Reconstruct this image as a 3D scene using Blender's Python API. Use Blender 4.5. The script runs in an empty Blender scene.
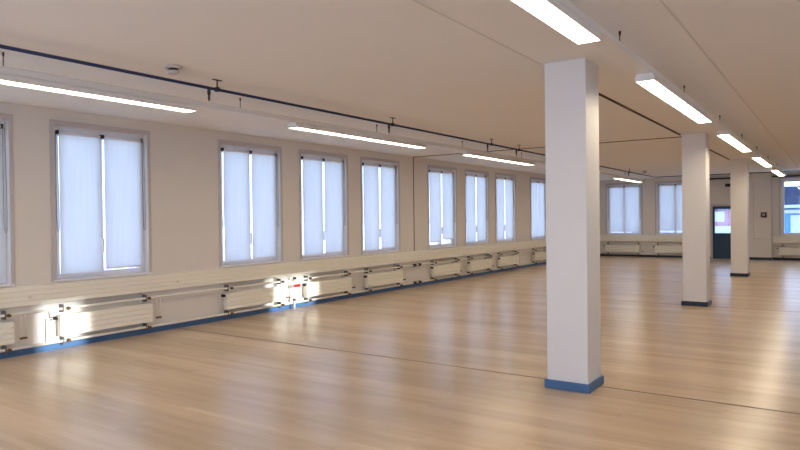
import bpy, math, random
from mathutils import Matrix, Vector
random.seed(4)
S = 1.1                      # one plan unit in metres
H = 2.877                    # ceiling height in plan units
XF = 24.53                   # far wall
XB = -2.6                    # wall behind the camera
YR = 11.54                   # wall on the other side of the room
sc = bpy.context.scene
C = sc.collection

# ------------------------------------------------------------------ materials
def nt(name):
    m = bpy.data.materials.new(name); m.use_nodes = True
    t = m.node_tree; b = t.nodes['Principled BSDF']
    return m, t, b
def N(t, kind, **kw):
    n = t.nodes.new(kind)
    for k, v in kw.items(): setattr(n, k, v)
    return n
def paint(name, col, rough=.55, var=.04, scale=3., spec=.3, metal=0., bump=0.):
    m, t, b = nt(name)
    geo = N(t, 'ShaderNodeNewGeometry'); no = N(t, 'ShaderNodeTexNoise')
    no.inputs['Scale'].default_value = scale; no.inputs['Detail'].default_value = 4
    t.links.new(geo.outputs['Position'], no.inputs['Vector'])
    mix = N(t, 'ShaderNodeMix', data_type='RGBA')
    t.links.new(no.outputs['Fac'], mix.inputs[0])
    mix.inputs[6].default_value = (*[c * (1 - var) for c in col], 1)
    mix.inputs[7].default_value = (*[min(1, c * (1 + var)) for c in col], 1)
    t.links.new(mix.outputs[2], b.inputs['Base Color'])
    b.inputs['Roughness'].default_value = rough
    b.inputs['Specular IOR Level'].default_value = spec
    b.inputs['Metallic'].default_value = metal
    if bump:
        n2 = N(t, 'ShaderNodeTexNoise'); n2.inputs['Scale'].default_value = 60
        t.links.new(geo.outputs['Position'], n2.inputs['Vector'])
        bp = N(t, 'ShaderNodeBump'); bp.inputs['Strength'].default_value = bump; bp.inputs['Distance'].default_value = .004
        t.links.new(n2.outputs['Fac'], bp.inputs['Height']); t.links.new(bp.outputs['Normal'], b.inputs['Normal'])
    return m
M = {}
M['wall'] = paint('wall_paint', (.73, .69, .63), .6, .03, 1.3, .2, bump=.08)
M['ceil'] = paint('ceiling_paint', (.84, .815, .785), .8, .02, .8, .1)
M['ceil_gap'] = paint('ceiling_gap', (.10, .065, .045), .8)
M['ceil_line'] = paint('ceiling_line', (.70, .67, .64), .8)
M['col'] = paint('column_paint', (.77, .75, .72), .5, .02, 2., .3)
M['blue'] = paint('blue_skirting', (.065, .15, .30), .45, .06, 5., .4)
M['skirt_dimmed'] = paint('dimmed_skirting', (.018, .028, .055), .45, .06, 5., .4)  # blue skirting darkened, the dim light of the far end put into its colour
M['cream'] = paint('cream_enamel', (.87, .83, .71), .35, .02, 4., .4)
M['pipe'] = paint('pipe_enamel', (.76, .70, .60), .35, .02, 4., .4)
M['dark'] = paint('dark_metal', (.025, .018, .015), .4, .1, 30., .4)
M['brass'] = paint('brass_fitting', (.16, .10, .05), .4, .1, 30., .5, .5)
M['black'] = paint('black_plastic', (.012, .011, .012), .4, .1, 30., .4)
M['navy'] = paint('navy_pipe_paint', (.012, .020, .065), .4, .1, 10., .4)
M['frame'] = paint('window_paint', (.80, .78, .79), .45, .03, 5., .35)
M['casing'] = paint('casing_paint', (.54, .49, .47), .5, .03, 5., .3)
M['white'] = paint('white_enamel', (.78, .76, .72), .4, .02, 5., .4)
M['grey'] = paint('grey_plastic', (.17, .15, .14), .5, .05, 20., .3)
M['steel'] = paint('steel_wire', (.25, .22, .20), .35, .05, 20., .5, .8)
M['red'] = paint('red_plastic', (.50, .010, .015), .35, .05, 20., .4)
M['red_dark'] = paint('alarm_red', (.10, .022, .016), .4, .05, 20., .4)
M['door'] = paint('door_blue', (.010, .042, .085), .35, .05, 3., .4)
M['joint'] = paint('floor_joint', (.13, .08, .045), .6)
M['house_white'] = paint('house_render', (.36, .40, .45), .8, .04, .6)
M['house_blue'] = paint('house_pale_blue', (.07, .20, .33), .8, .05, .6)
M['house_pink'] = paint('house_pink', (.30, .15, .20), .8, .12, .8)
M['house_glass'] = paint('house_glass', (.03, .07, .14), .15, .1, 1., .5)

def slate():
    m, t, b = nt('slate_roof')
    geo = N(t, 'ShaderNodeNewGeometry'); mp = N(t, 'ShaderNodeMapping')
    mp.inputs['Rotation'].default_value = (0, math.radians(90), math.radians(90))
    br = N(t, 'ShaderNodeTexBrick'); br.inputs['Scale'].default_value = 1.4
    br.inputs['Color1'].default_value = (.004, .012, .032, 1); br.inputs['Color2'].default_value = (.015, .04, .09, 1)
    br.inputs['Mortar'].default_value = (.01, .02, .05, 1)
    t.links.new(geo.outputs['Position'], mp.inputs['Vector']); t.links.new(mp.outputs[0], br.inputs['Vector'])
    t.links.new(br.outputs['Color'], b.inputs['Base Color']); b.inputs['Roughness'].default_value = .8; b.inputs['Specular IOR Level'].default_value = .1
    return m
M['slate'] = slate()

def wood():
    m, t, b = nt('beech_parquet'); L = t.links.new
    geo = N(t, 'ShaderNodeNewGeometry'); sep = N(t, 'ShaderNodeSeparateXYZ'); com = N(t, 'ShaderNodeCombineXYZ')
    L(geo.outputs['Position'], sep.inputs[0]); L(sep.outputs['Y'], com.inputs['X']); L(sep.outputs['X'], com.inputs['Y'])
    br = N(t, 'ShaderNodeTexBrick', offset=.37, offset_frequency=3)
    L(com.outputs[0], br.inputs['Vector'])
    br.inputs['Scale'].default_value = 1.0; br.inputs['Brick Width'].default_value = 1.1; br.inputs['Row Height'].default_value = .075
    br.inputs['Mortar Size'].default_value = .0012; br.inputs['Mortar Smooth'].default_value = .3
    br.inputs['Color1'].default_value = (0, 0, 0, 1); br.inputs['Color2'].default_value = (1, 1, 1, 1); br.inputs['Mortar'].default_value = (.2, .2, .2, 1)
    r1 = N(t, 'ShaderNodeMix', data_type='RGBA')
    L(br.outputs['Color'], r1.inputs[0]); r1.inputs[6].default_value = (*WOOD_A, 1); r1.inputs[7].default_value = (*WOOD_B, 1)
    mp = N(t, 'ShaderNodeMapping'); mp.inputs['Scale'].default_value = (.9, 26, 1)
    L(com.outputs[0], mp.inputs['Vector'])
    no = N(t, 'ShaderNodeTexNoise'); no.inputs['Scale'].default_value = 1.6; no.inputs['Detail'].default_value = 6; no.inputs['Roughness'].default_value = .65
    L(mp.outputs[0], no.inputs['Vector'])
    rp = N(t, 'ShaderNodeValToRGB'); rp.color_ramp.elements[0].position = .3; rp.color_ramp.elements[0].color = (.925, .91, .895, 1)
    rp.color_ramp.elements[1].position = .7; rp.color_ramp.elements[1].color = (1.05, 1.05, 1.05, 1)
    L(no.outputs['Fac'], rp.inputs[0])
    # broad plank courses a little lighter or darker
    mp2 = N(t, 'ShaderNodeMapping'); mp2.inputs['Scale'].default_value = (.16, 2.6, 1); L(com.outputs[0], mp2.inputs['Vector'])
    n2 = N(t, 'ShaderNodeTexNoise'); n2.inputs['Scale'].default_value = 1.; n2.inputs['Detail'].default_value = 3; L(mp2.outputs[0], n2.inputs['Vector'])
    rp2 = N(t, 'ShaderNodeValToRGB'); rp2.color_ramp.elements[0].position = .35; rp2.color_ramp.elements[0].color = (.88, .87, .86, 1)
    rp2.color_ramp.elements[1].position = .65; rp2.color_ramp.elements[1].color = (1.09, 1.09, 1.09, 1); L(n2.outputs['Fac'], rp2.inputs[0])
    a = N(t, 'ShaderNodeMix', data_type='RGBA', blend_type='MULTIPLY'); a.inputs[0].default_value = 1
    L(r1.outputs[2], a.inputs[6]); L(rp.outputs[0], a.inputs[7])
    c = N(t, 'ShaderNodeMix', data_type='RGBA', blend_type='MULTIPLY'); c.inputs[0].default_value = 1
    L(a.outputs[2], c.inputs[6]); L(rp2.outputs[0], c.inputs[7])
    L(c.outputs[2], b.inputs['Base Color'])
    mr = N(t, 'ShaderNodeMapRange'); L(no.outputs['Fac'], mr.inputs[0]); mr.inputs['To Min'].default_value = .235; mr.inputs['To Max'].default_value = .265
    L(mr.outputs[0], b.inputs['Roughness'])
    b.inputs['Specular IOR Level'].default_value = .5
    return m
WOOD_A = (.53, .39, .25); WOOD_B = (.59, .445, .30)
M['wood'] = wood()

def blind_mat():
    m, t, b = nt('blind_fabric'); L = t.links.new
    t.nodes.remove(b); out = t.nodes['Material Output']
    geo = N(t, 'ShaderNodeNewGeometry'); sep = N(t, 'ShaderNodeSeparateXYZ'); L(geo.outputs['Position'], sep.inputs[0])
    add = N(t, 'ShaderNodeMath', operation='ADD'); L(sep.outputs['X'], add.inputs[0]); L(sep.outputs['Y'], add.inputs[1])
    com = N(t, 'ShaderNodeCombineXYZ'); L(add.outputs[0], com.inputs['X']); L(sep.outputs['Z'], com.inputs['Z'])
    mp = N(t, 'ShaderNodeMapping'); mp.inputs['Scale'].default_value = (28, 1, 1.2); L(com.outputs[0], mp.inputs['Vector'])
    no = N(t, 'ShaderNodeTexNoise'); no.inputs['Scale'].default_value = 1.; L(mp.outputs[0], no.inputs['Vector'])
    mix = N(t, 'ShaderNodeMix', data_type='RGBA'); L(no.outputs['Fac'], mix.inputs[0])
    mix.inputs[6].default_value = (.74, .745, .75, 1); mix.inputs[7].default_value = (.86, .865, .87, 1)
    d = N(t, 'ShaderNodeBsdfDiffuse'); tr = N(t, 'ShaderNodeBsdfTranslucent'); ms = N(t, 'ShaderNodeMixShader')
    L(mix.outputs[2], d.inputs['Color']); L(mix.outputs[2], tr.inputs['Color']); ms.inputs[0].default_value = .62
    L(d.outputs[0], ms.inputs[1]); L(tr.outputs[0], ms.inputs[2]); L(ms.outputs[0], out.inputs['Surface'])
    return m
M['blind'] = blind_mat()
def glass_mat():
    m, t, b = nt('window_glass'); L = t.links.new
    t.nodes.remove(b); out = t.nodes['Material Output']
    lw = N(t, 'ShaderNodeLayerWeight'); pw = N(t, 'ShaderNodeMath', operation='POWER'); L(lw.outputs['Facing'], pw.inputs[0]); pw.inputs[1].default_value = 5
    fr = N(t, 'ShaderNodeMath', operation='MULTIPLY_ADD'); L(pw.outputs[0], fr.inputs[0]); fr.inputs[1].default_value = .9; fr.inputs[2].default_value = .05
    tr = N(t, 'ShaderNodeBsdfTransparent'); tr.inputs[0].default_value = (.95, .97, .97, 1)
    g = N(t, 'ShaderNodeBsdfGlossy'); g.inputs['Roughness'].default_value = .02
    ms = N(t, 'ShaderNodeMixShader'); L(fr.outputs[0], ms.inputs[0]); L(tr.outputs[0], ms.inputs[1]); L(g.outputs[0], ms.inputs[2])
    L(ms.outputs[0], out.inputs['Surface'])
    return m
M['glass'] = glass_mat()
def lamp_mat(strength, col):
    m, t, b = nt('lit_diffuser')
    b.inputs['Base Color'].default_value = (.8, .8, .8, 1)
    b.inputs['Emission Color'].default_value = (*col, 1); b.inputs['Emission Strength'].default_value = strength
    return m
M['lamp'] = lamp_mat(13.5, (1.0, .86, .64))

# ------------------------------------------------------------------ mesh builder (plan coords: x along, y towards the viewer's side, z up)
class MB:
    def __init__(s): s.v = []; s.f = []
    def _add(s, vs, fs):
        o = len(s.v); s.v += vs; s.f += [tuple(o + i for i in f) for f in fs]
    def box(s, x0, x1, y0, y1, z0, z1):
        s._add([(x, y, z) for x in (x0, x1) for y in (y0, y1) for z in (z0, z1)],
               [(0, 1, 3, 2), (4, 6, 7, 5), (0, 4, 5, 1), (2, 3, 7, 6), (0, 2, 6, 4), (1, 5, 7, 3)]); return s
    def prism(s, prof, u0, u1):
        """profile of (y, z) points swept along x"""
        n = len(prof)
        s._add([(u, y, z) for u in (u0, u1) for (y, z) in prof],
               [tuple(range(n))[::-1], tuple(range(n, 2 * n))] + [(i, (i + 1) % n, n + (i + 1) % n, n + i) for i in range(n)]); return s
    def tube(s, pts, r, n=10):
        pts = [Vector(p) for p in pts]; rings = []
        up = None
        for i, p in enumerate(pts):
            if i == 0: d = (pts[1] - p).normalized(); k = 1
            elif i == len(pts) - 1: d = (p - pts[-2]).normalized(); k = 1
            else:
                a, b = (p - pts[i - 1]).normalized(), (pts[i + 1] - p).normalized(); d = (a + b).normalized(); k = 1 / max(.3, d.dot(a))
            if up is None:
                up = Vector((0, 0, 1)) if abs(d.z) < .9 else Vector((1, 0, 0))
            a1 = d.cross(up).normalized()
            if a1.length < .5: a1 = d.orthogonal().normalized()
            b1 = d.cross(a1).normalized(); up = a1.cross(d).normalized()
            rr = r[i] if isinstance(r, (list, tuple)) else r
            rings.append([tuple(p + (a1 * math.cos(2 * math.pi * j / n) + b1 * math.sin(2 * math.pi * j / n)) * rr) for j in range(n)])
        vs = [q for ring in rings for q in ring]; fs = []
        for i in range(len(rings) - 1):
            for j in range(n):
                fs.append((i * n + j, i * n + (j + 1) % n, (i + 1) * n + (j + 1) % n, (i + 1) * n + j))
        fs.append(tuple(range(n))[::-1]); fs.append(tuple((len(rings) - 1) * n + j for j in range(n)))
        s._add(vs, fs); return s
    def build(s, name, mat, parent=None, bevel=0., smooth=False):
        me = bpy.data.meshes.new(name)
        me.from_pydata([(x * S, -y * S, z * S) for x, y, z in s.v], [], s.f)
        import bmesh
        bm = bmesh.new(); bm.from_mesh(me); bmesh.ops.recalc_face_normals(bm, faces=bm.faces)
        bm.to_mesh(me); bm.free()
        me.materials.append(mat if not isinstance(mat, str) else M[mat])
        if smooth:
            for p in me.polygons: p.use_smooth = len(p.vertices) == 4
        o = bpy.data.objects.new(name, me); C.objects.link(o)
        if parent: o.parent = parent
        if bevel:
            b = o.modifiers.new('bevel', 'BEVEL'); b.width = bevel * S; b.segments = 2; b.limit_method = 'ANGLE'
        return o
def tag(o, label=None, cat=None, group=None, kind=None):
    if label: o['label'] = label
    if cat: o['category'] = cat
    if group: o['group'] = group
    if kind: o['kind'] = kind
    return o
def empty(name, loc=(0, 0, 0), rz=0):
    o = bpy.data.objects.new(name, None); C.objects.link(o); o.empty_display_size = .1
    place(o, loc, rz); return o
def place(o, loc, rz=0):
    o.location = (loc[0] * S, -loc[1] * S, loc[2] * S); o.rotation_euler = (0, 0, rz)
def dup(o, parent=None):
    kids = list(o.children)
    c = o.copy(); C.objects.link(c)
    if parent: c.parent = parent
    for k in kids: dup(k, c)
    return c
FAR = -math.pi / 2           # turns a long-wall element onto the far wall
def struct(o): o['kind'] = 'structure'; return o

# ------------------------------------------------------------------ room shell
def wall_panel(name, u0, u1, holes, niches, mapf, thick=.3, z1=H, mat='wall'):
    """closed wall with through-holes and shallow niches; mapf(u, depth, z) -> plan coords"""
    us = sorted({u0, u1, *[a for h in holes + niches for a in h[:2]]}); us = [u for u in us if u0 <= u <= u1]
    zs = sorted({0, z1, *[a for h in holes + niches for a in h[2:4]]})
    def dep(u, z):
        for h in holes:
            if h[0] < u < h[1] and h[2] < z < h[3]: return None
        for h in niches:
            if h[0] < u < h[1] and h[2] < z < h[3]: return h[4]
        return 0.
    D = [[dep((us[i] + us[i + 1]) / 2, (zs[j] + zs[j + 1]) / 2) for j in range(len(zs) - 1)] for i in range(len(us) - 1)]
    V = {}; F = []
    def v(u, d, z):
        k = (round(u, 4), round(d, 4), round(z, 4))
        if k not in V: V[k] = len(V)
        return V[k]
    nu, nz = len(D), len(D[0])
    for i in range(nu):
        for j in range(nz):
            d = D[i][j]
            if d is None: continue
            for dd in (d, thick):
                F.append((v(us[i], dd, zs[j]), v(us[i + 1], dd, zs[j]), v(us[i + 1], dd, zs[j + 1]), v(us[i], dd, zs[j + 1])))
    def side(a, b, e0, e1):
        a = thick if a is None else a; b = thick if b is None else b
        if abs(a - b) < 1e-6: return
        F.append((v(e0[0], a, e0[1]), v(e1[0], a, e1[1]), v(e1[0], b, e1[1]), v(e0[0], b, e0[1])))
    for i in range(nu + 1):
        for j in range(nz):
            a = D[i - 1][j] if i > 0 else None; b = D[i][j] if i < nu else None
            side(a, b, (us[i], zs[j]), (us[i], zs[j + 1]))
    for i in range(nu):
        for j in range(nz + 1):
            a = D[i][j - 1] if j > 0 else None; b = D[i][j] if j < nz else None
            side(a, b, (us[i], zs[j]), (us[i + 1], zs[j]))
    mb = MB(); mb.v = [mapf(*k) for k in V]; mb.f = F
    return struct(mb.build(name, mat))

HW = (.02, 1.28, .825, 2.69)  # window hole inside its casing
WIN = [.46, 2.22, 3.98, 6.49, 8.26, 10.01, 12.51, 14.28, 16.03, 18.47, 20.24, 22.0]
FWIN = [.52, 2.31, 6.20]
wall_panel('wall_left', XB, XF, [(x + HW[0], x + HW[1], HW[2], HW[3]) for x in WIN],
           [(x + .10, x + 1.17, .07, .57, .075) for x in WIN], lambda u, d, z: (u, -d, z))
DY0, DY1, DZ = 4.18, 5.12, 1.81
wall_panel('wall_far', -.3, YR + .3, [(y + HW[0], y + HW[1], HW[2], HW[3]) for y in FWIN] + [(8.0 + HW[0], 8.0 + HW[1], HW[2], HW[3]), (9.8 + HW[0], 9.8 + HW[1], HW[2], HW[3]), (DY0, DY1, 0, DZ)],
           [(y + .10, y + 1.17, .07, .57, .075) for y in FWIN], lambda u, d, z: (XF + d, u, z))
# unseen daylight side: windows set to tune daylight, two openings shaped for sun patches
RW = [(-1.9, -.6), (.3, 1.6), (5.3, 6.6), (9.3, 10.6)]
SUN_GAPS = [(3.80, 4.33, 1.69, 2.30), (7.50, 8.55, 1.69, 2.30)]
wall_panel('wall_right', XB, XF, [(a, b, .84, 2.69) for a, b in RW] + SUN_GAPS, [], lambda u, d, z: (u, YR + d, z))
BW = [(.5, 2.1), (2.5, 4.1), (4.5, 6.1), (6.5, 8.1), (8.5, 10.1)]  # unseen windows, enlarged to throw daylight on the near column
wall_panel('wall_back', -.3, YR + .3, [(a, b, .30, 2.75) for a, b in BW], [], lambda u, d, z: (XB - d, u, z))
struct(MB().box(XB - .3, XF + .3, -.3, YR + .3, -.2, 0).build('floor', 'wood'))
struct(MB().box(XB - .3, XF + .3, -.3, YR + .3, H, H + .25).build('ceiling', 'ceil'))

# seams of the ceiling boards and floor joints
def trim(n, mb, mat): return struct(mb.build('trim_%d' % n, mat))
trim(1, MB().box(11.885, 11.93, 0, 5.60, H - .008, H), 'ceil_gap')
trim(2, MB().box(5.80, 11.58, 5.55, 5.58, H - .012, H), 'ceil_gap')
trim(3, MB().box(11.94, 17.60, 5.55, 5.58, H - .012, H), 'ceil_gap')
trim(4, MB().box(XB, 5.44, 5.555, 5.57, H - .003, H), 'ceil_line')
trim(5, MB().box(XB, XF, 6.815, 6.832, H - .004, H), 'ceil_line')
trim(6, MB().box(11.885, 11.905, 0, .006, .79, H), 'ceil_gap')
trim(7, MB().box(5.690, 5.714, .02, YR, 0, .0012), 'joint')
trim(8, MB().box(11.62, 11.65, .02, YR, 0, .0012), 'joint')
trim(9, MB().box(17.60, 17.64, .02, YR, 0, .0012), 'joint')
# skirtings
struct(MB().prism([(0, 0), (.018, 0), (.018, .062), (.012, .07), (0, .07)], XB, XF).build('baseboard_left', 'blue'))
def far_strip(name, mat, prof, y0, y1):
    o = MB().prism(prof, y0, y1).build(name, mat); place(o, (XF, 0, 0), FAR); return struct(o)
SK = [(0, 0), (.018, 0), (.018, .062), (.012, .07), (0, .07)]
far_strip('baseboard_far', 'skirt_dimmed', SK, 0.02, DY0 - .06)
far_strip('baseboard_far.001', 'skirt_dimmed', SK, DY1 + .06, 5.33)
far_strip('baseboard_far.002', 'skirt_dimmed', SK, 5.98, YR)

# grooved boxing under the window sills
def ridged(y0, y1, z0, z1, n, g=.006, r=.004):
    p = [(y0, z0)]; h = (z1 - z0) / n
    for i in range(n):
        a, b = z0 + i * h, z0 + (i + 1) * h
        p += [(y1 - g, a + .0005), (y1, a + r), (y1, b - r), (y1 - g, b - .0005)]
    return p + [(y0, z1)]
o = MB().prism(ridged(0, .055, .565, .79, 4, .012, .005), XB, XF).build('trim_10', 'cream'); struct(o)
o = MB().prism(ridged(0, .055, .565, .79, 4, .012, .005), .06, DY0 - .3).build('trim_11', 'cream'); place(o, (XF, 0, 0), FAR); struct(o)
o = MB().prism(ridged(0, .055, .565, .79, 4, .012, .005), 6.0, YR).build('trim_12', 'cream'); place(o, (XF, 0, 0), FAR); struct(o)
# small round cover caps on the boxing
for i, x in enumerate((3.68, 5.68)):
    c = MB().tube([(x, .053, .66), (x, .066, .66)], .022, 14).build('cover_cap', 'pipe', smooth=True)
    tag(c, ['small round cover cap on grooved boxing before the first full window', 'small round cover cap on grooved boxing between the two wide-spaced windows'][i], 'cover cap', 'cover caps on the boxing')

# ------------------------------------------------------------------ windows
def window_proto():
    w = empty('window_1'); w['kind'] = 'structure'
    c = MB(); t = .014
    c.box(-.025, .02, -.002, t, .81, 2.745); c.box(1.28, 1.325, -.002, t, .81, 2.745); c.box(.02, 1.28, -.002, t, 2.69, 2.745)
    c.box(-.03, 1.33, t, t + .010, 2.732, 2.747)
    c.build('window_casing', 'casing', w, .004)
    MB().box(-.01, 1.31, -.05, .03, .805, .828).build('window_sill', 'frame', w, .006)
    f = MB(); a, b = -.15, -.09
    f.box(.02, .085, a, b, .828, 2.69); f.box(1.215, 1.28, a, b, .828, 2.69)
    f.box(.085, 1.215, a, b, .828, .855); f.box(.085, 1.215, a, b, 2.62, 2.69)
    f.build('window_frame', 'frame', w, .004)
    for u0, u1 in ((.085, .65), (.65, 1.215)):
        s = MB(); a2, b2 = -.14, -.075
        s.box(u0, u0 + .035, a2, b2, .855, 2.62); s.box(u1 - .035, u1, a2, b2, .855, 2.62)
        s.box(u0 + .035, u1 - .035, a2, b2, .855, .895); s.box(u0 + .035, u1 - .035, a2, b2, 2.575, 2.62)
        so = s.build('sash', 'frame', w, .004)
        MB().box(u0 + .035, u1 - .035, -.116, -.110, .895, 2.575).build('glass', 'glass', so)
    h = MB(); h.box(.63, .67, -.075, -.062, 1.16, 1.34); h.tube([(.65, -.062, 1.29), (.65, -.03, 1.29)], .011); h.box(.638, .662, -.04, -.018, 1.13, 1.31)
    h.build('window_handle', 'frame', w, .003)
    return w
wp = window_proto()
wins = []
def put_window(first, x=None, y=None):
    o = wp if first else dup(wp)
    place(o, (x, 0, 0) if y is None else (XF, y, 0), 0 if y is None else FAR)
    wins.append(o); o.name = 'window_%d' % len(wins); return o
for i, x in enumerate(WIN): put_window(i == 0, x=x)
for y in FWIN + [8.0, 9.8]: put_window(False, y=y)
for w in wins[10:12]:        # blinds of the two windows hidden by the first column
    for u in (.115, .685): MB().box(u, u + .52, -.034, -.0325, .87, 2.62).build('window_blind', 'blind', w)
wins[0].name = 'window_1'
for u in (.115, .685): MB().box(u, u + .52, -.034, -.0325, .87, 2.62).build('window_blind', 'blind', wins[0])
# plain frames and lowered blinds on the unseen sides
def plain_window(n, a, b, mapbox, z0=.84, z1=2.69):
    w = empty('window_%d' % n); w['kind'] = 'structure'
    m = MB()
    for q in ((a, a + .06, z0, z1), (b - .06, b, z0, z1), ((a + b) / 2 - .04, (a + b) / 2 + .04, z0 + .06, z1 - .06), (a + .06, b - .06, z0, z0 + .06), (a + .06, b - .06, z1 - .06, z1)):
        m.box(*mapbox(q[0], q[1]), q[2], q[3])
    m.build('window_frame', 'frame', w)
    return w
k = len(wins)
for a, b in RW:
    k += 1; w = plain_window(k, a, b, lambda p, q: (p, q, YR + .10, YR + .16))
    if a > 2: MB().box(a + .02, b - .02, YR + .04, YR + .042, .86, 2.68).build('window_blind', 'blind', w)
for a, b in BW:
    k += 1; w = plain_window(k, a, b, lambda p, q: (XB - .16, XB - .10, p, q), .30, 2.75)

# ------------------------------------------------------------------ roller blinds, one to each sash
def blind_proto(zb, chain_side, wd):
    r = empty('roller_blind')
    u0, u1 = 0., wd
    MB().box(u0, u1, -.034, -.0325, zb + .02, 2.60).build('fabric', 'blind', r)
    MB().tube([(u0, -.033, 2.605), (u1, -.033, 2.605)], .019, 12).build('roller_tube', 'frame', r, smooth=True)
    MB().box(u0, u1, -.039, -.028, zb, zb + .022).build('bottom_bar', 'frame', r, .003)
    for u in (u0 - .012, u1 + .012):
        b = MB().box(u - .009, u + .009, -.074, -.014, 2.585, 2.634).build('bracket', 'black', r, .004)
    uc = u0 - .03 if chain_side < 0 else u1 + .03
    MB().tube([(uc - .012, -.025, 2.6), (uc - .016, -.022, 1.6), (uc - .010, -.02, 1.43), (uc + .004, -.018, 1.40), (uc + .016, -.02, 1.43), (uc + .018, -.022, 1.6), (uc + .010, -.025, 2.6)], .0028, 6).build('pull_cord', 'grey', r, smooth=True)
    return r
protos = {}
def put_blind(x, y, side, zb, label, group, wide=False):
    wd = .525 if wide else (.515 if side == 0 else .53); key = (zb, side, wide)
    if key not in protos: protos[key] = blind_proto(zb, -1 if side == 0 else 1, wd); o = protos[key]
    else: o = dup(protos[key])
    u = (.105 if side == 0 else .685) if wide else (.115 if side == 0 else .685)
    place(o, (x + u, 0, 0) if y is None else (XF, y + u, 0), 0 if y is None else FAR)
    tag(o, label, 'blind', group)
    return o
ORD = ['', 'cut-off', 'first full', 'second full', 'third full', 'fourth full', 'fifth full', 'sixth full', 'seventh full', 'eighth', 'ninth', 'tenth']
for i, x in enumerate(WIN):
    if i == 0 or i > 9: continue
    for side in (0, 1):
        zb = .91 if (i, side) in ((2, 1),) else (.955 if i == 6 and side == 0 else (1.0 if i == 6 else (.885 if side else .862)))
        if i == 1: lab = 'white roller blind on the %s sash of the cut-off window at the picture edge' % ('nearer', 'farther')[side]
        else:
            lab = 'white roller blind on the %s sash of the %s window along the long wall' % (('nearer', 'farther')[side], 'eighth full' if i == 9 else ORD[i])
            if i == 6: lab = ['white roller blind not fully lowered, nearer sash of fifth full window, long wall', 'white roller blind lowered least, blue showing below, farther sash of fifth full window'][side]
        put_blind(x, None, side, zb, lab, 'roller blinds along the long wall', i == 2)
for i, y in enumerate(FWIN[:2]):
    for side in (0, 1):
        lab = 'white roller blind on the %s sash of the %s' % (('corner-side', 'door-side')[side], ('far-wall window seen whole', 'far-wall window half behind a column')[i])
        put_blind(None, y, side, .91 if i == 0 else .97, lab, 'roller blinds on the far wall')

# ------------------------------------------------------------------ radiators and heating pipes
def radiator_proto():
    r = empty('radiator')
    MB().prism(ridged(.05, .125, .165, .415, 4, .014, .006), 0, 1.24).build('radiator_panel', 'cream', r)
    for u in (.03, 1.18): MB().box(u, u + .03, .002, .05, .20, .38).build('bracket', 'pipe', r)
    # feed riser with a thermostat head, then the lead-in
    MB().tube([(-.115, .075, .117), (-.115, .075, .385), (-.02, .075, .385), (0, .075, .385)], .009, 8).build('feed_pipe', 'pipe', r, smooth=True)
    MB().tube([(-.07, .075, .470), (-.07, .075, .40)], .009, 8).build('feed_pipe', 'pipe', r, smooth=True)
    MB().tube([(-.05, .06, .385), (-.05, .13, .385)], [.022, .019], 12).build('thermostat_head', 'black', r, smooth=True)
    # thin drop loop on the other side
    MB().tube([(1.335, .08, .470), (1.335, .08, .215)], .0055, 8).build('drop_tube', 'pipe', r, smooth=True)
    MB().tube([(1.385, .08, .470), (1.385, .08, .215)], .0055, 8).build('drop_tube', 'pipe', r, smooth=True)
    MB().box(1.322, 1.398, .065, .095, .195, .218).build('drop_cap', 'brass', r, .004)
    return r
rp = radiator_proto(); first = True
RAD = [x for x in WIN]
for i, x in enumerate(RAD):
    if i == 0 or i > 9: continue
    o = rp if first else dup(rp); first = False
    place(o, (x + .01, 0, 0))
    lab = 'cream ridged radiator under the %s window along the long wall' % ('eighth full' if i == 9 else ORD[i])
    if i == 1: lab = 'cream ridged radiator cut by the picture edge, under the cut-off window'
    tag(o, lab, 'radiator', 'radiators along the long wall')
for i, y in enumerate(FWIN):
    o = dup(rp); place(o, (XF, y - .02, 0), FAR)
    tag(o, ['cream ridged radiator under the far-wall window seen whole', 'cream ridged radiator under far-wall window, its end behind a column', 'cream ridged radiator under the unshaded far-wall window'][i], 'radiator', 'radiators on the far wall')

def valve(mb, x, z):
    mb.tube([(x, .07, z), (x, .095, z), (x, .105, z), (x, .14, z)], [.012, .012, .021, .019], 10)
def heating(name, z, label, x0, x1, us, rz, extra=()):
    r = empty(name); place(r, (0, 0, 0) if rz == 0 else (XF, 0, 0), rz)
    MB().tube([(x0, .075, z), (x1, .075, z)], .016, 10).build('pipe_run', 'pipe', r, smooth=True)
    for u in us:
        for a in (.11, 1.20):
            m = MB(); valve(m, u + a, z); m.build('valve', 'brass', r, smooth=True)
            MB().box(u + a - (.055 if a < .5 else .03), u + a - (.04 if a < .5 else .015), .003, .092, z - .045, z + .05).build('pipe_clip', 'grey', r, .002)
    for u in extra:
        MB().tube([(u - .05, .075, z), (u + .05, .075, z)], .032, 12).build('coupling', 'dark', r, smooth=True)
    return tag(r, label, 'pipe')
US = [x for i, x in enumerate(WIN) if 1 <= i <= 9]
heating('heating_pipe', .487, 'cream upper heating pipe running just under the grooved boxing, long wall', XB + .05, XF - .02, US, 0, (11.78, 11.98))
heating('heating_pipe', .10, 'cream lower heating pipe running just above the blue skirting, long wall', XB + .05, XF - .02, US, 0, (11.78, 11.98))
heating('heating_pipe', .487, 'cream upper heating pipe running under the far-wall windows', .1, DY0 - .3, FWIN[:2], FAR)
heating('heating_pipe', .10, 'cream lower heating pipe above the skirting under the far-wall windows', .1, DY0 - .3, FWIN[:2], FAR)

heating('heating_pipe', .487, 'cream upper heating pipe under the unshaded far-wall window', 6.0, YR - .05, FWIN[2:], FAR)
heating('heating_pipe', .10, 'cream lower heating pipe under the unshaded far-wall window', 6.0, YR - .05, FWIN[2:], FAR)
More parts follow.
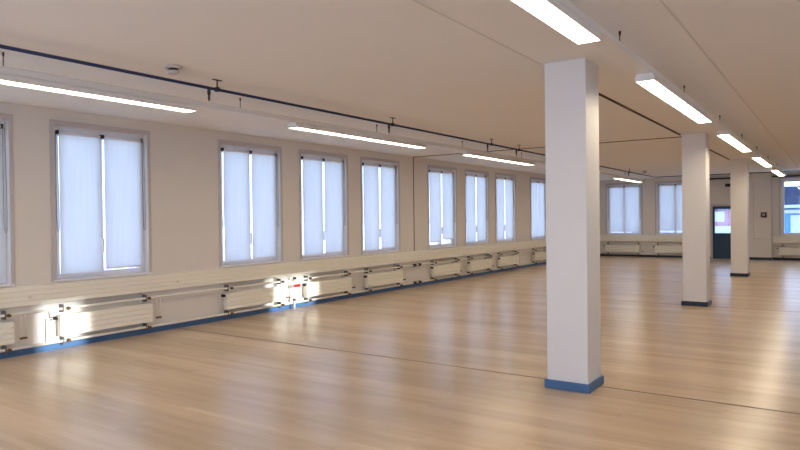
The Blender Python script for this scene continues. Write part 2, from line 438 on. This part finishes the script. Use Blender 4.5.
# stop valve with a red handle standing between two radiators
r = empty('stop_valve', (7.96, 0, 0)); tag(r, 'white stop valve riser with red handle between two sunlit radiators', 'valve')
MB().tube([(0, .113, .0), (0, .113, .545)], .018, 12).build('riser', 'white', r, smooth=True)
MB().tube([(.02, .125, .40), (.02, .165, .40)], [.018, .014], 10).build('valve_body', 'brass', r, smooth=True)
MB().box(-.055, .085, .165, .19, .375, .425).build('handle', 'red', r, .008)
MB().tube([(-.02, .125, .525), (-.02, .17, .525)], .02, 10).build('air_vent', 'dark', r, smooth=True)
MB().tube([(-.03, .12, .16), (-.03, .165, .16)], .016, 10).build('drain_plug', 'dark', r, smooth=True)

# ------------------------------------------------------------------ columns
def column(x, y, label, skirt='blue'):
    r = empty('column', (x, y, 0)); tag(r, label, 'column', 'square columns')
    MB().box(0, .368, 0, .368, .0, H).build('shaft', 'col', r, .006)
    t = .02
    p = MB().box(-t, .368 + t, -t, .368 + t, 0, .075)
    p.build('plinth', skirt, r, .005)
    return r
column(5.431, 5.597, 'white square column with blue plinth standing closest, whole height in view')
column(11.58, 5.59, 'tan-lit square column with dim plinth, middle one of three', 'skirt_dimmed')
column(17.66, 5.58, 'slim-looking square column farthest down the room, beside the blue door', 'skirt_dimmed')

# ------------------------------------------------------------------ lamp rows
def lamp_proto():
    r = empty('hanging_strip_light')
    MB().prism([(-.078, 2.638), (-.072, 2.638), (-.070, 2.658), (.070, 2.658), (.072, 2.638), (.078, 2.638), (.076, 2.675), (.06, 2.700), (-.06, 2.700), (-.076, 2.675)], 0, 3.0).build('housing', 'white', r)
    MB().prism([(-.0695, 2.647), (.0695, 2.647), (.0695, 2.6575), (-.0695, 2.6575)], .015, 2.985).build('diffuser', 'lamp', r)
    for u in (0, 2.985): MB().box(u, u + .015, -.078, .078, 2.638, 2.66).build('end_cap', 'white', r)
    MB().box(1.495, 1.51, -.069, .069, 2.643, 2.656).build('joint_strip', 'white', r)
    return r
lp = lamp_proto(); first = True
LY, RY = 2.26, 6.42
W5 = ['first', 'second', 'third', 'fourth', 'fifth']
for y, xs, where in ((LY, (1.26, 5.71, 10.13, 14.6, 19.55), 'beside the window wall'), (RY, (1.12, 5.55, 10.0, 14.5, 19.0), 'past the columns')):
    for i, x in enumerate(xs):
        o = lp if first else dup(lp); first = False
        place(o, (x, y, 0))
        tag(o, 'lit white strip light, %s from the camera in the row %s' % (W5[i], where), 'ceiling light', 'strip lights ' + where)
def track(y, label, hooks):
    r = empty('lighting_track', (0, y, 0)); tag(r, label, 'lighting track')
    MB().prism([(-.06, 2.702), (.06, 2.702), (.06, 2.745), (.045, 2.758), (-.045, 2.758), (-.06, 2.745)], XB + .2, 23.0).build('rail', 'white', r)
    for x in hooks:
        MB().tube([(x, 0, 2.756), (x, 0, H - .03)], .0045, 6).build('suspension_wire', 'steel', r, smooth=True)
        MB().tube([(x, 0, H - .032), (x, 0, H)], [.007, .010], 8).build('ceiling_hook', 'dark', r, smooth=True)
track(LY, 'long white lighting track over the strip lights beside the window wall', (-.4, 2.45, 4.90, 7.46, 10.02, 12.6, 15.3, 18, 20.6))
track(RY, 'long white lighting track over the strip lights past the columns', (-.4, 2.2, 4.82, 7.24, 9.73, 12.21, 14.7, 17.3, 20))

# ------------------------------------------------------------------ dark pipe under the ceiling
PY, PZ, PX = 2.80, 2.782, 22.2
r = empty('sprinkler_pipe'); tag(r, 'thin dark navy pipe hung under the ceiling with small drop heads', 'pipe')
MB().tube([(XB + .05, PY, PZ), (PX - .12, PY, PZ), (PX - .035, PY + .035, PZ), (PX, PY + .12, PZ), (PX, YR - .05, PZ)], .0145, 12).build('pipe_run', 'navy', r, smooth=True)
for x in (1.0, 4.13, 7.09, 10.08, 11.25, 14.4, 19.05):
    h = MB(); h.tube([(x, PY, PZ), (x, PY, H - .004)], .007, 8); h.box(x - .05, x + .05, PY - .016, PY + .016, H - .007, H - .001)
    h.box(x - .015, x + .015, PY - .02, PY + .02, PZ - .02, PZ + .022); h.build('hanger', 'dark', r)
struct(MB().box(XF - .09, XF - .002, 4.08, YR - .02, 2.735, 2.79).build('trim_14', 'dark'))
for y in (4.2, 7.4):
    h = MB(); h.tube([(PX, y, PZ), (PX, y, H - .004)], .007, 8); h.box(PX - .05, PX + .05, y - .02, y + .02, H - .01, H - .001); h.build('hanger', 'dark', r)
for x in (.9, 4.03, 7.0, 9.93, 11.12, 14.3, 18.97):
    MB().tube([(x, PY, PZ), (x, PY, PZ - .06), (x, PY, PZ - .062), (x, PY, PZ - .105), (x, PY, PZ - .125)], [.016, .016, .011, .011, .006], 10).build('sprinkler_head', 'dark', r, smooth=True)
# black fitting dropping in front of the far wall
r2 = empty('wall_lamp', (XF, 4.80, 0), FAR); tag(r2, 'small black wall fitting on an arm high above the blue door', 'fitting')
MB().box(-.05, .05, 0, .03, 2.46, 2.72).build('wall_plate', 'dark', r2, .004)
MB().tube([(0, .02, 2.6), (0, .16, 2.6), (0, .2, 2.56)], .02, 8).build('arm', 'dark', r2, smooth=True)
MB().tube([(-.19, .2, 2.52), (.1, .2, 2.52)], .055, 12).build('head', 'black', r2, smooth=True)

# smoke detectors
def detector(x, y, label):
    r = empty('smoke_detector', (x, y, H)); tag(r, label, 'smoke detector', 'smoke detectors')
    MB().tube([(0, 0, 0), (0, 0, -.014), (0, 0, -.022)], [.072, .072, .066], 24).build('base', 'casing', r, smooth=True)
    MB().tube([(0, 0, -.022), (0, 0, -.040)], .040, 16).build('neck', 'dark', r, smooth=True)
    MB().tube([(0, 0, -.040), (0, 0, -.062), (0, 0, -.072)], [.050, .047, .032], 24).build('sensor_cap', 'casing', r, smooth=True)
detector(3.54, 2.93, 'round white smoke detector on the ceiling beside the near pipe run')
detector(20.3, 2.93, 'tiny round smoke detector on the ceiling near the far corner')

# ------------------------------------------------------------------ far wall: door, pilaster, alarm
d = empty('door_1', (XF, DY0, 0), FAR); d['kind'] = 'structure'
w = DY1 - DY0
f = MB(); f.box(-.07, 0, -.02, .02, 0, DZ + .07); f.box(w, w + .07, -.02, .02, 0, DZ + .07); f.box(0, w, -.02, .02, DZ, DZ + .07)
f.build('door_frame', 'casing', d, .004)
lf = MB(); a, b = -.06, -.015
lf.box(0, .07, a, b, .0, DZ); lf.box(w - .07, w, a, b, .0, DZ); lf.box(.07, w - .07, a, b, 0, .88); lf.box(.07, w - .07, a, b, 1.72, DZ)
leaf = lf.build('door_leaf', 'door', d, .004)
MB().box(.07, w - .07, -.042, -.036, .88, 1.72).build('door_glass', 'glass', leaf)
MB().tube([(w - .05, -.015, 1.0), (w - .05, .04, 1.0), (w - .17, .04, 1.0)], .01, 8).build('door_handle', 'steel', leaf, smooth=True)
p = empty('trim_13', (XF, 5.33, 0), FAR); p['kind'] = 'structure'
m = MB(); m.box(0, .64, 0, .16, .08, H); m.build('pilaster_board', 'wall', p, .004)
m = MB(); m.box(.115, .128, .16, .168, .7, H - .25); m.box(.10, .62, .16, .172, .69, .705); m.box(.632, .66, .15, .18, .08, H); m.build('cover_strip', 'casing', p)
MB().box(0, .64, 0, .175, 0, .08).build('pilaster_skirting', 'skirt_dimmed', p)
a = empty('fire_alarm_button', (XF - .16, 5.75, 1.50), FAR); tag(a, 'square dark red fire alarm button on the boxed pilaster by far window', 'alarm button')
MB().box(-.085, .085, 0, .05, -.085, .085).build('alarm_box', 'red_dark', a, .015)
MB().tube([(0, .05, 0), (0, .058, 0)], .035, 16).build('alarm_disc', 'white', a, smooth=True)
MB().tube([(0, .058, 0), (0, .066, 0)], .018, 12).build('push_button', 'dark', a, smooth=True)

# ------------------------------------------------------------------ neighbouring houses seen through the far glass
b = empty('house', (42, 0, -6)); tag(b, 'pale blue house with dark slate roof outside the unshaded far window', 'house')
hz = 6
MB().box(0, 9, 5.2, 14, -2, 7.95).build('wall', 'house_blue', b)
rf = MB().prism([(4.6, 0), (4.6, .12), (14.6, .12), (14.6, 0)], 0, 0.01)
rf = MB(); rf._add([(-.3, 4.9, 7.98), (-.3, 14.6, 7.98), (5, 14.6, 9.25), (5, 4.9, 9.25), (10, 4.9, 7.98), (10, 14.6, 7.98)], [(0, 1, 2, 3), (3, 2, 5, 4), (0, 3, 4), (1, 5, 2), (0, 4, 5, 1)])
rf.build('roof', 'slate', b)
MB().box(-.45, -.25, 4.9, 14.6, 7.85, 8.02).build('gutter', 'house_white', b)
MB().box(-.1, 0, 5.2, 14, 7.55, 7.75).build('eaves_band', 'house_white', b)
for y in (5.75, 7.6, 9.4, 11.2):
    o = MB().box(-.06, .02, y - .12, y + .75, 6.3, 7.45).build('window', 'house_white', b)
    MB().box(-.07, -.055, y + .52, y + .70, 6.45, 7.3).build('pane', 'house_glass', o)
b = empty('house', (42, 0, -6)); tag(b, 'pink and white house seen through the glass of the blue door', 'house')
MB().box(0, 7, -3, 4.6, -2, 7.95).build('wall', 'house_pink', b)
rf = MB(); rf._add([(-.3, -3.3, 7.80), (-.3, 4.8, 7.80), (4, 4.8, 9.6), (4, -3.3, 9.6), (8, -3.3, 7.8), (8, 4.8, 7.8)], [(0, 1, 2, 3), (3, 2, 5, 4), (0, 3, 4), (1, 5, 2), (0, 4, 5, 1)])
rf.build('roof', 'slate', b)
MB().box(-.12, 0, -3, 4.6, 6.15, 6.85).build('balcony', 'house_white', b)
for y in (.2, 1.75, 2.95):
    o = MB().box(-.06, .02, y, y + .55, 7.1, 7.7).build('window', 'house_white', b)

# ------------------------------------------------------------------ daylight
w = bpy.data.worlds.new('World'); sc.world = w; w.use_nodes = True
t = w.node_tree; bg = t.nodes['Background']
tc = N(t, 'ShaderNodeTexCoord'); sp = N(t, 'ShaderNodeSeparateXYZ'); t.links.new(tc.outputs['Generated'], sp.inputs[0])
mr = N(t, 'ShaderNodeMapRange'); mr.inputs['From Min'].default_value = -.3; mr.inputs['From Max'].default_value = .9
t.links.new(sp.outputs['Z'], mr.inputs[0])
mx = N(t, 'ShaderNodeMix', data_type='RGBA'); t.links.new(mr.outputs[0], mx.inputs[0])
mx.inputs[6].default_value = (.64, .80, 1.10, 1); mx.inputs[7].default_value = (.42, .60, 1.08, 1)
t.links.new(mx.outputs[2], bg.inputs['Color'])
bg.inputs['Strength'].default_value = 2.65
sun = bpy.data.lights.new('sun', 'SUN'); sun.energy = 4.5; sun.angle = math.radians(.9); sun.color = (.90, .97, 1)
so = bpy.data.objects.new('sun', sun); C.objects.link(so)
el = math.atan(1.73 / YR)
dirv = Vector((0, math.cos(el), -math.sin(el)))       # from the right wall to the window wall
so.rotation_euler = dirv.to_track_quat('-Z', 'Y').to_euler()
so.location = (5, -30, 8)
def portal(loc, sx, sz, d):
    l = bpy.data.lights.new('portal', 'AREA'); l.shape = 'RECTANGLE'; l.size = sx * S; l.size_y = sz * S; l.cycles.is_portal = True
    o = bpy.data.objects.new('portal', l); C.objects.link(o); place(o, loc); o.rotation_euler = Vector(d).to_track_quat('-Z', 'Z').to_euler()
for a, bb in BW: portal((XB - .2, (a + bb) / 2, 1.525), 1.6, 2.45, (1, 0, 0))

# ------------------------------------------------------------------ camera
f, yaw, pitch, roll, D, hc = 639.8971, .598, -.0104, -.0116, 7.7283, 1.52
import json
def campars():
    fw = Vector((math.cos(yaw) * math.cos(pitch), -math.sin(yaw) * math.cos(pitch), math.sin(pitch)))
    r0 = Vector((math.sin(yaw), math.cos(yaw), 0))
    # plan coords are mirrored (y towards the viewer), so build "up" by hand
    u0 = Vector((-math.cos(yaw) * math.sin(pitch), math.sin(yaw) * math.sin(pitch), math.cos(pitch)))
    r_ = r0 * math.cos(roll) + u0 * math.sin(roll); u_ = u0 * math.cos(roll) - r0 * math.sin(roll)
    fl = lambda q: Vector((q.x, -q.y, q.z))
    return fl(fw), fl(r_), fl(u_)
fw, r_, u_ = campars()
cam = bpy.data.cameras.new('camera'); cam.sensor_width = 36; cam.lens = f / 800 * 36; cam.clip_end = 300
co = bpy.data.objects.new('camera', cam); C.objects.link(co)
mat = Matrix((r_, u_, -fw)).transposed().to_4x4(); mat.translation = (0, -D * S, hc * S)
co.matrix_world = mat
sc.camera = co
sc.view_settings.view_transform = 'Standard'; sc.view_settings.look = 'None'
sc.view_settings.gamma = 1; sc.view_settings.use_curve_mapping = False
sc.view_settings.exposure = 0.55
sc.cycles.use_denoising = True
sc.cycles.max_bounces = 12; sc.cycles.diffuse_bounces = 8; sc.cycles.transparent_max_bounces = 12
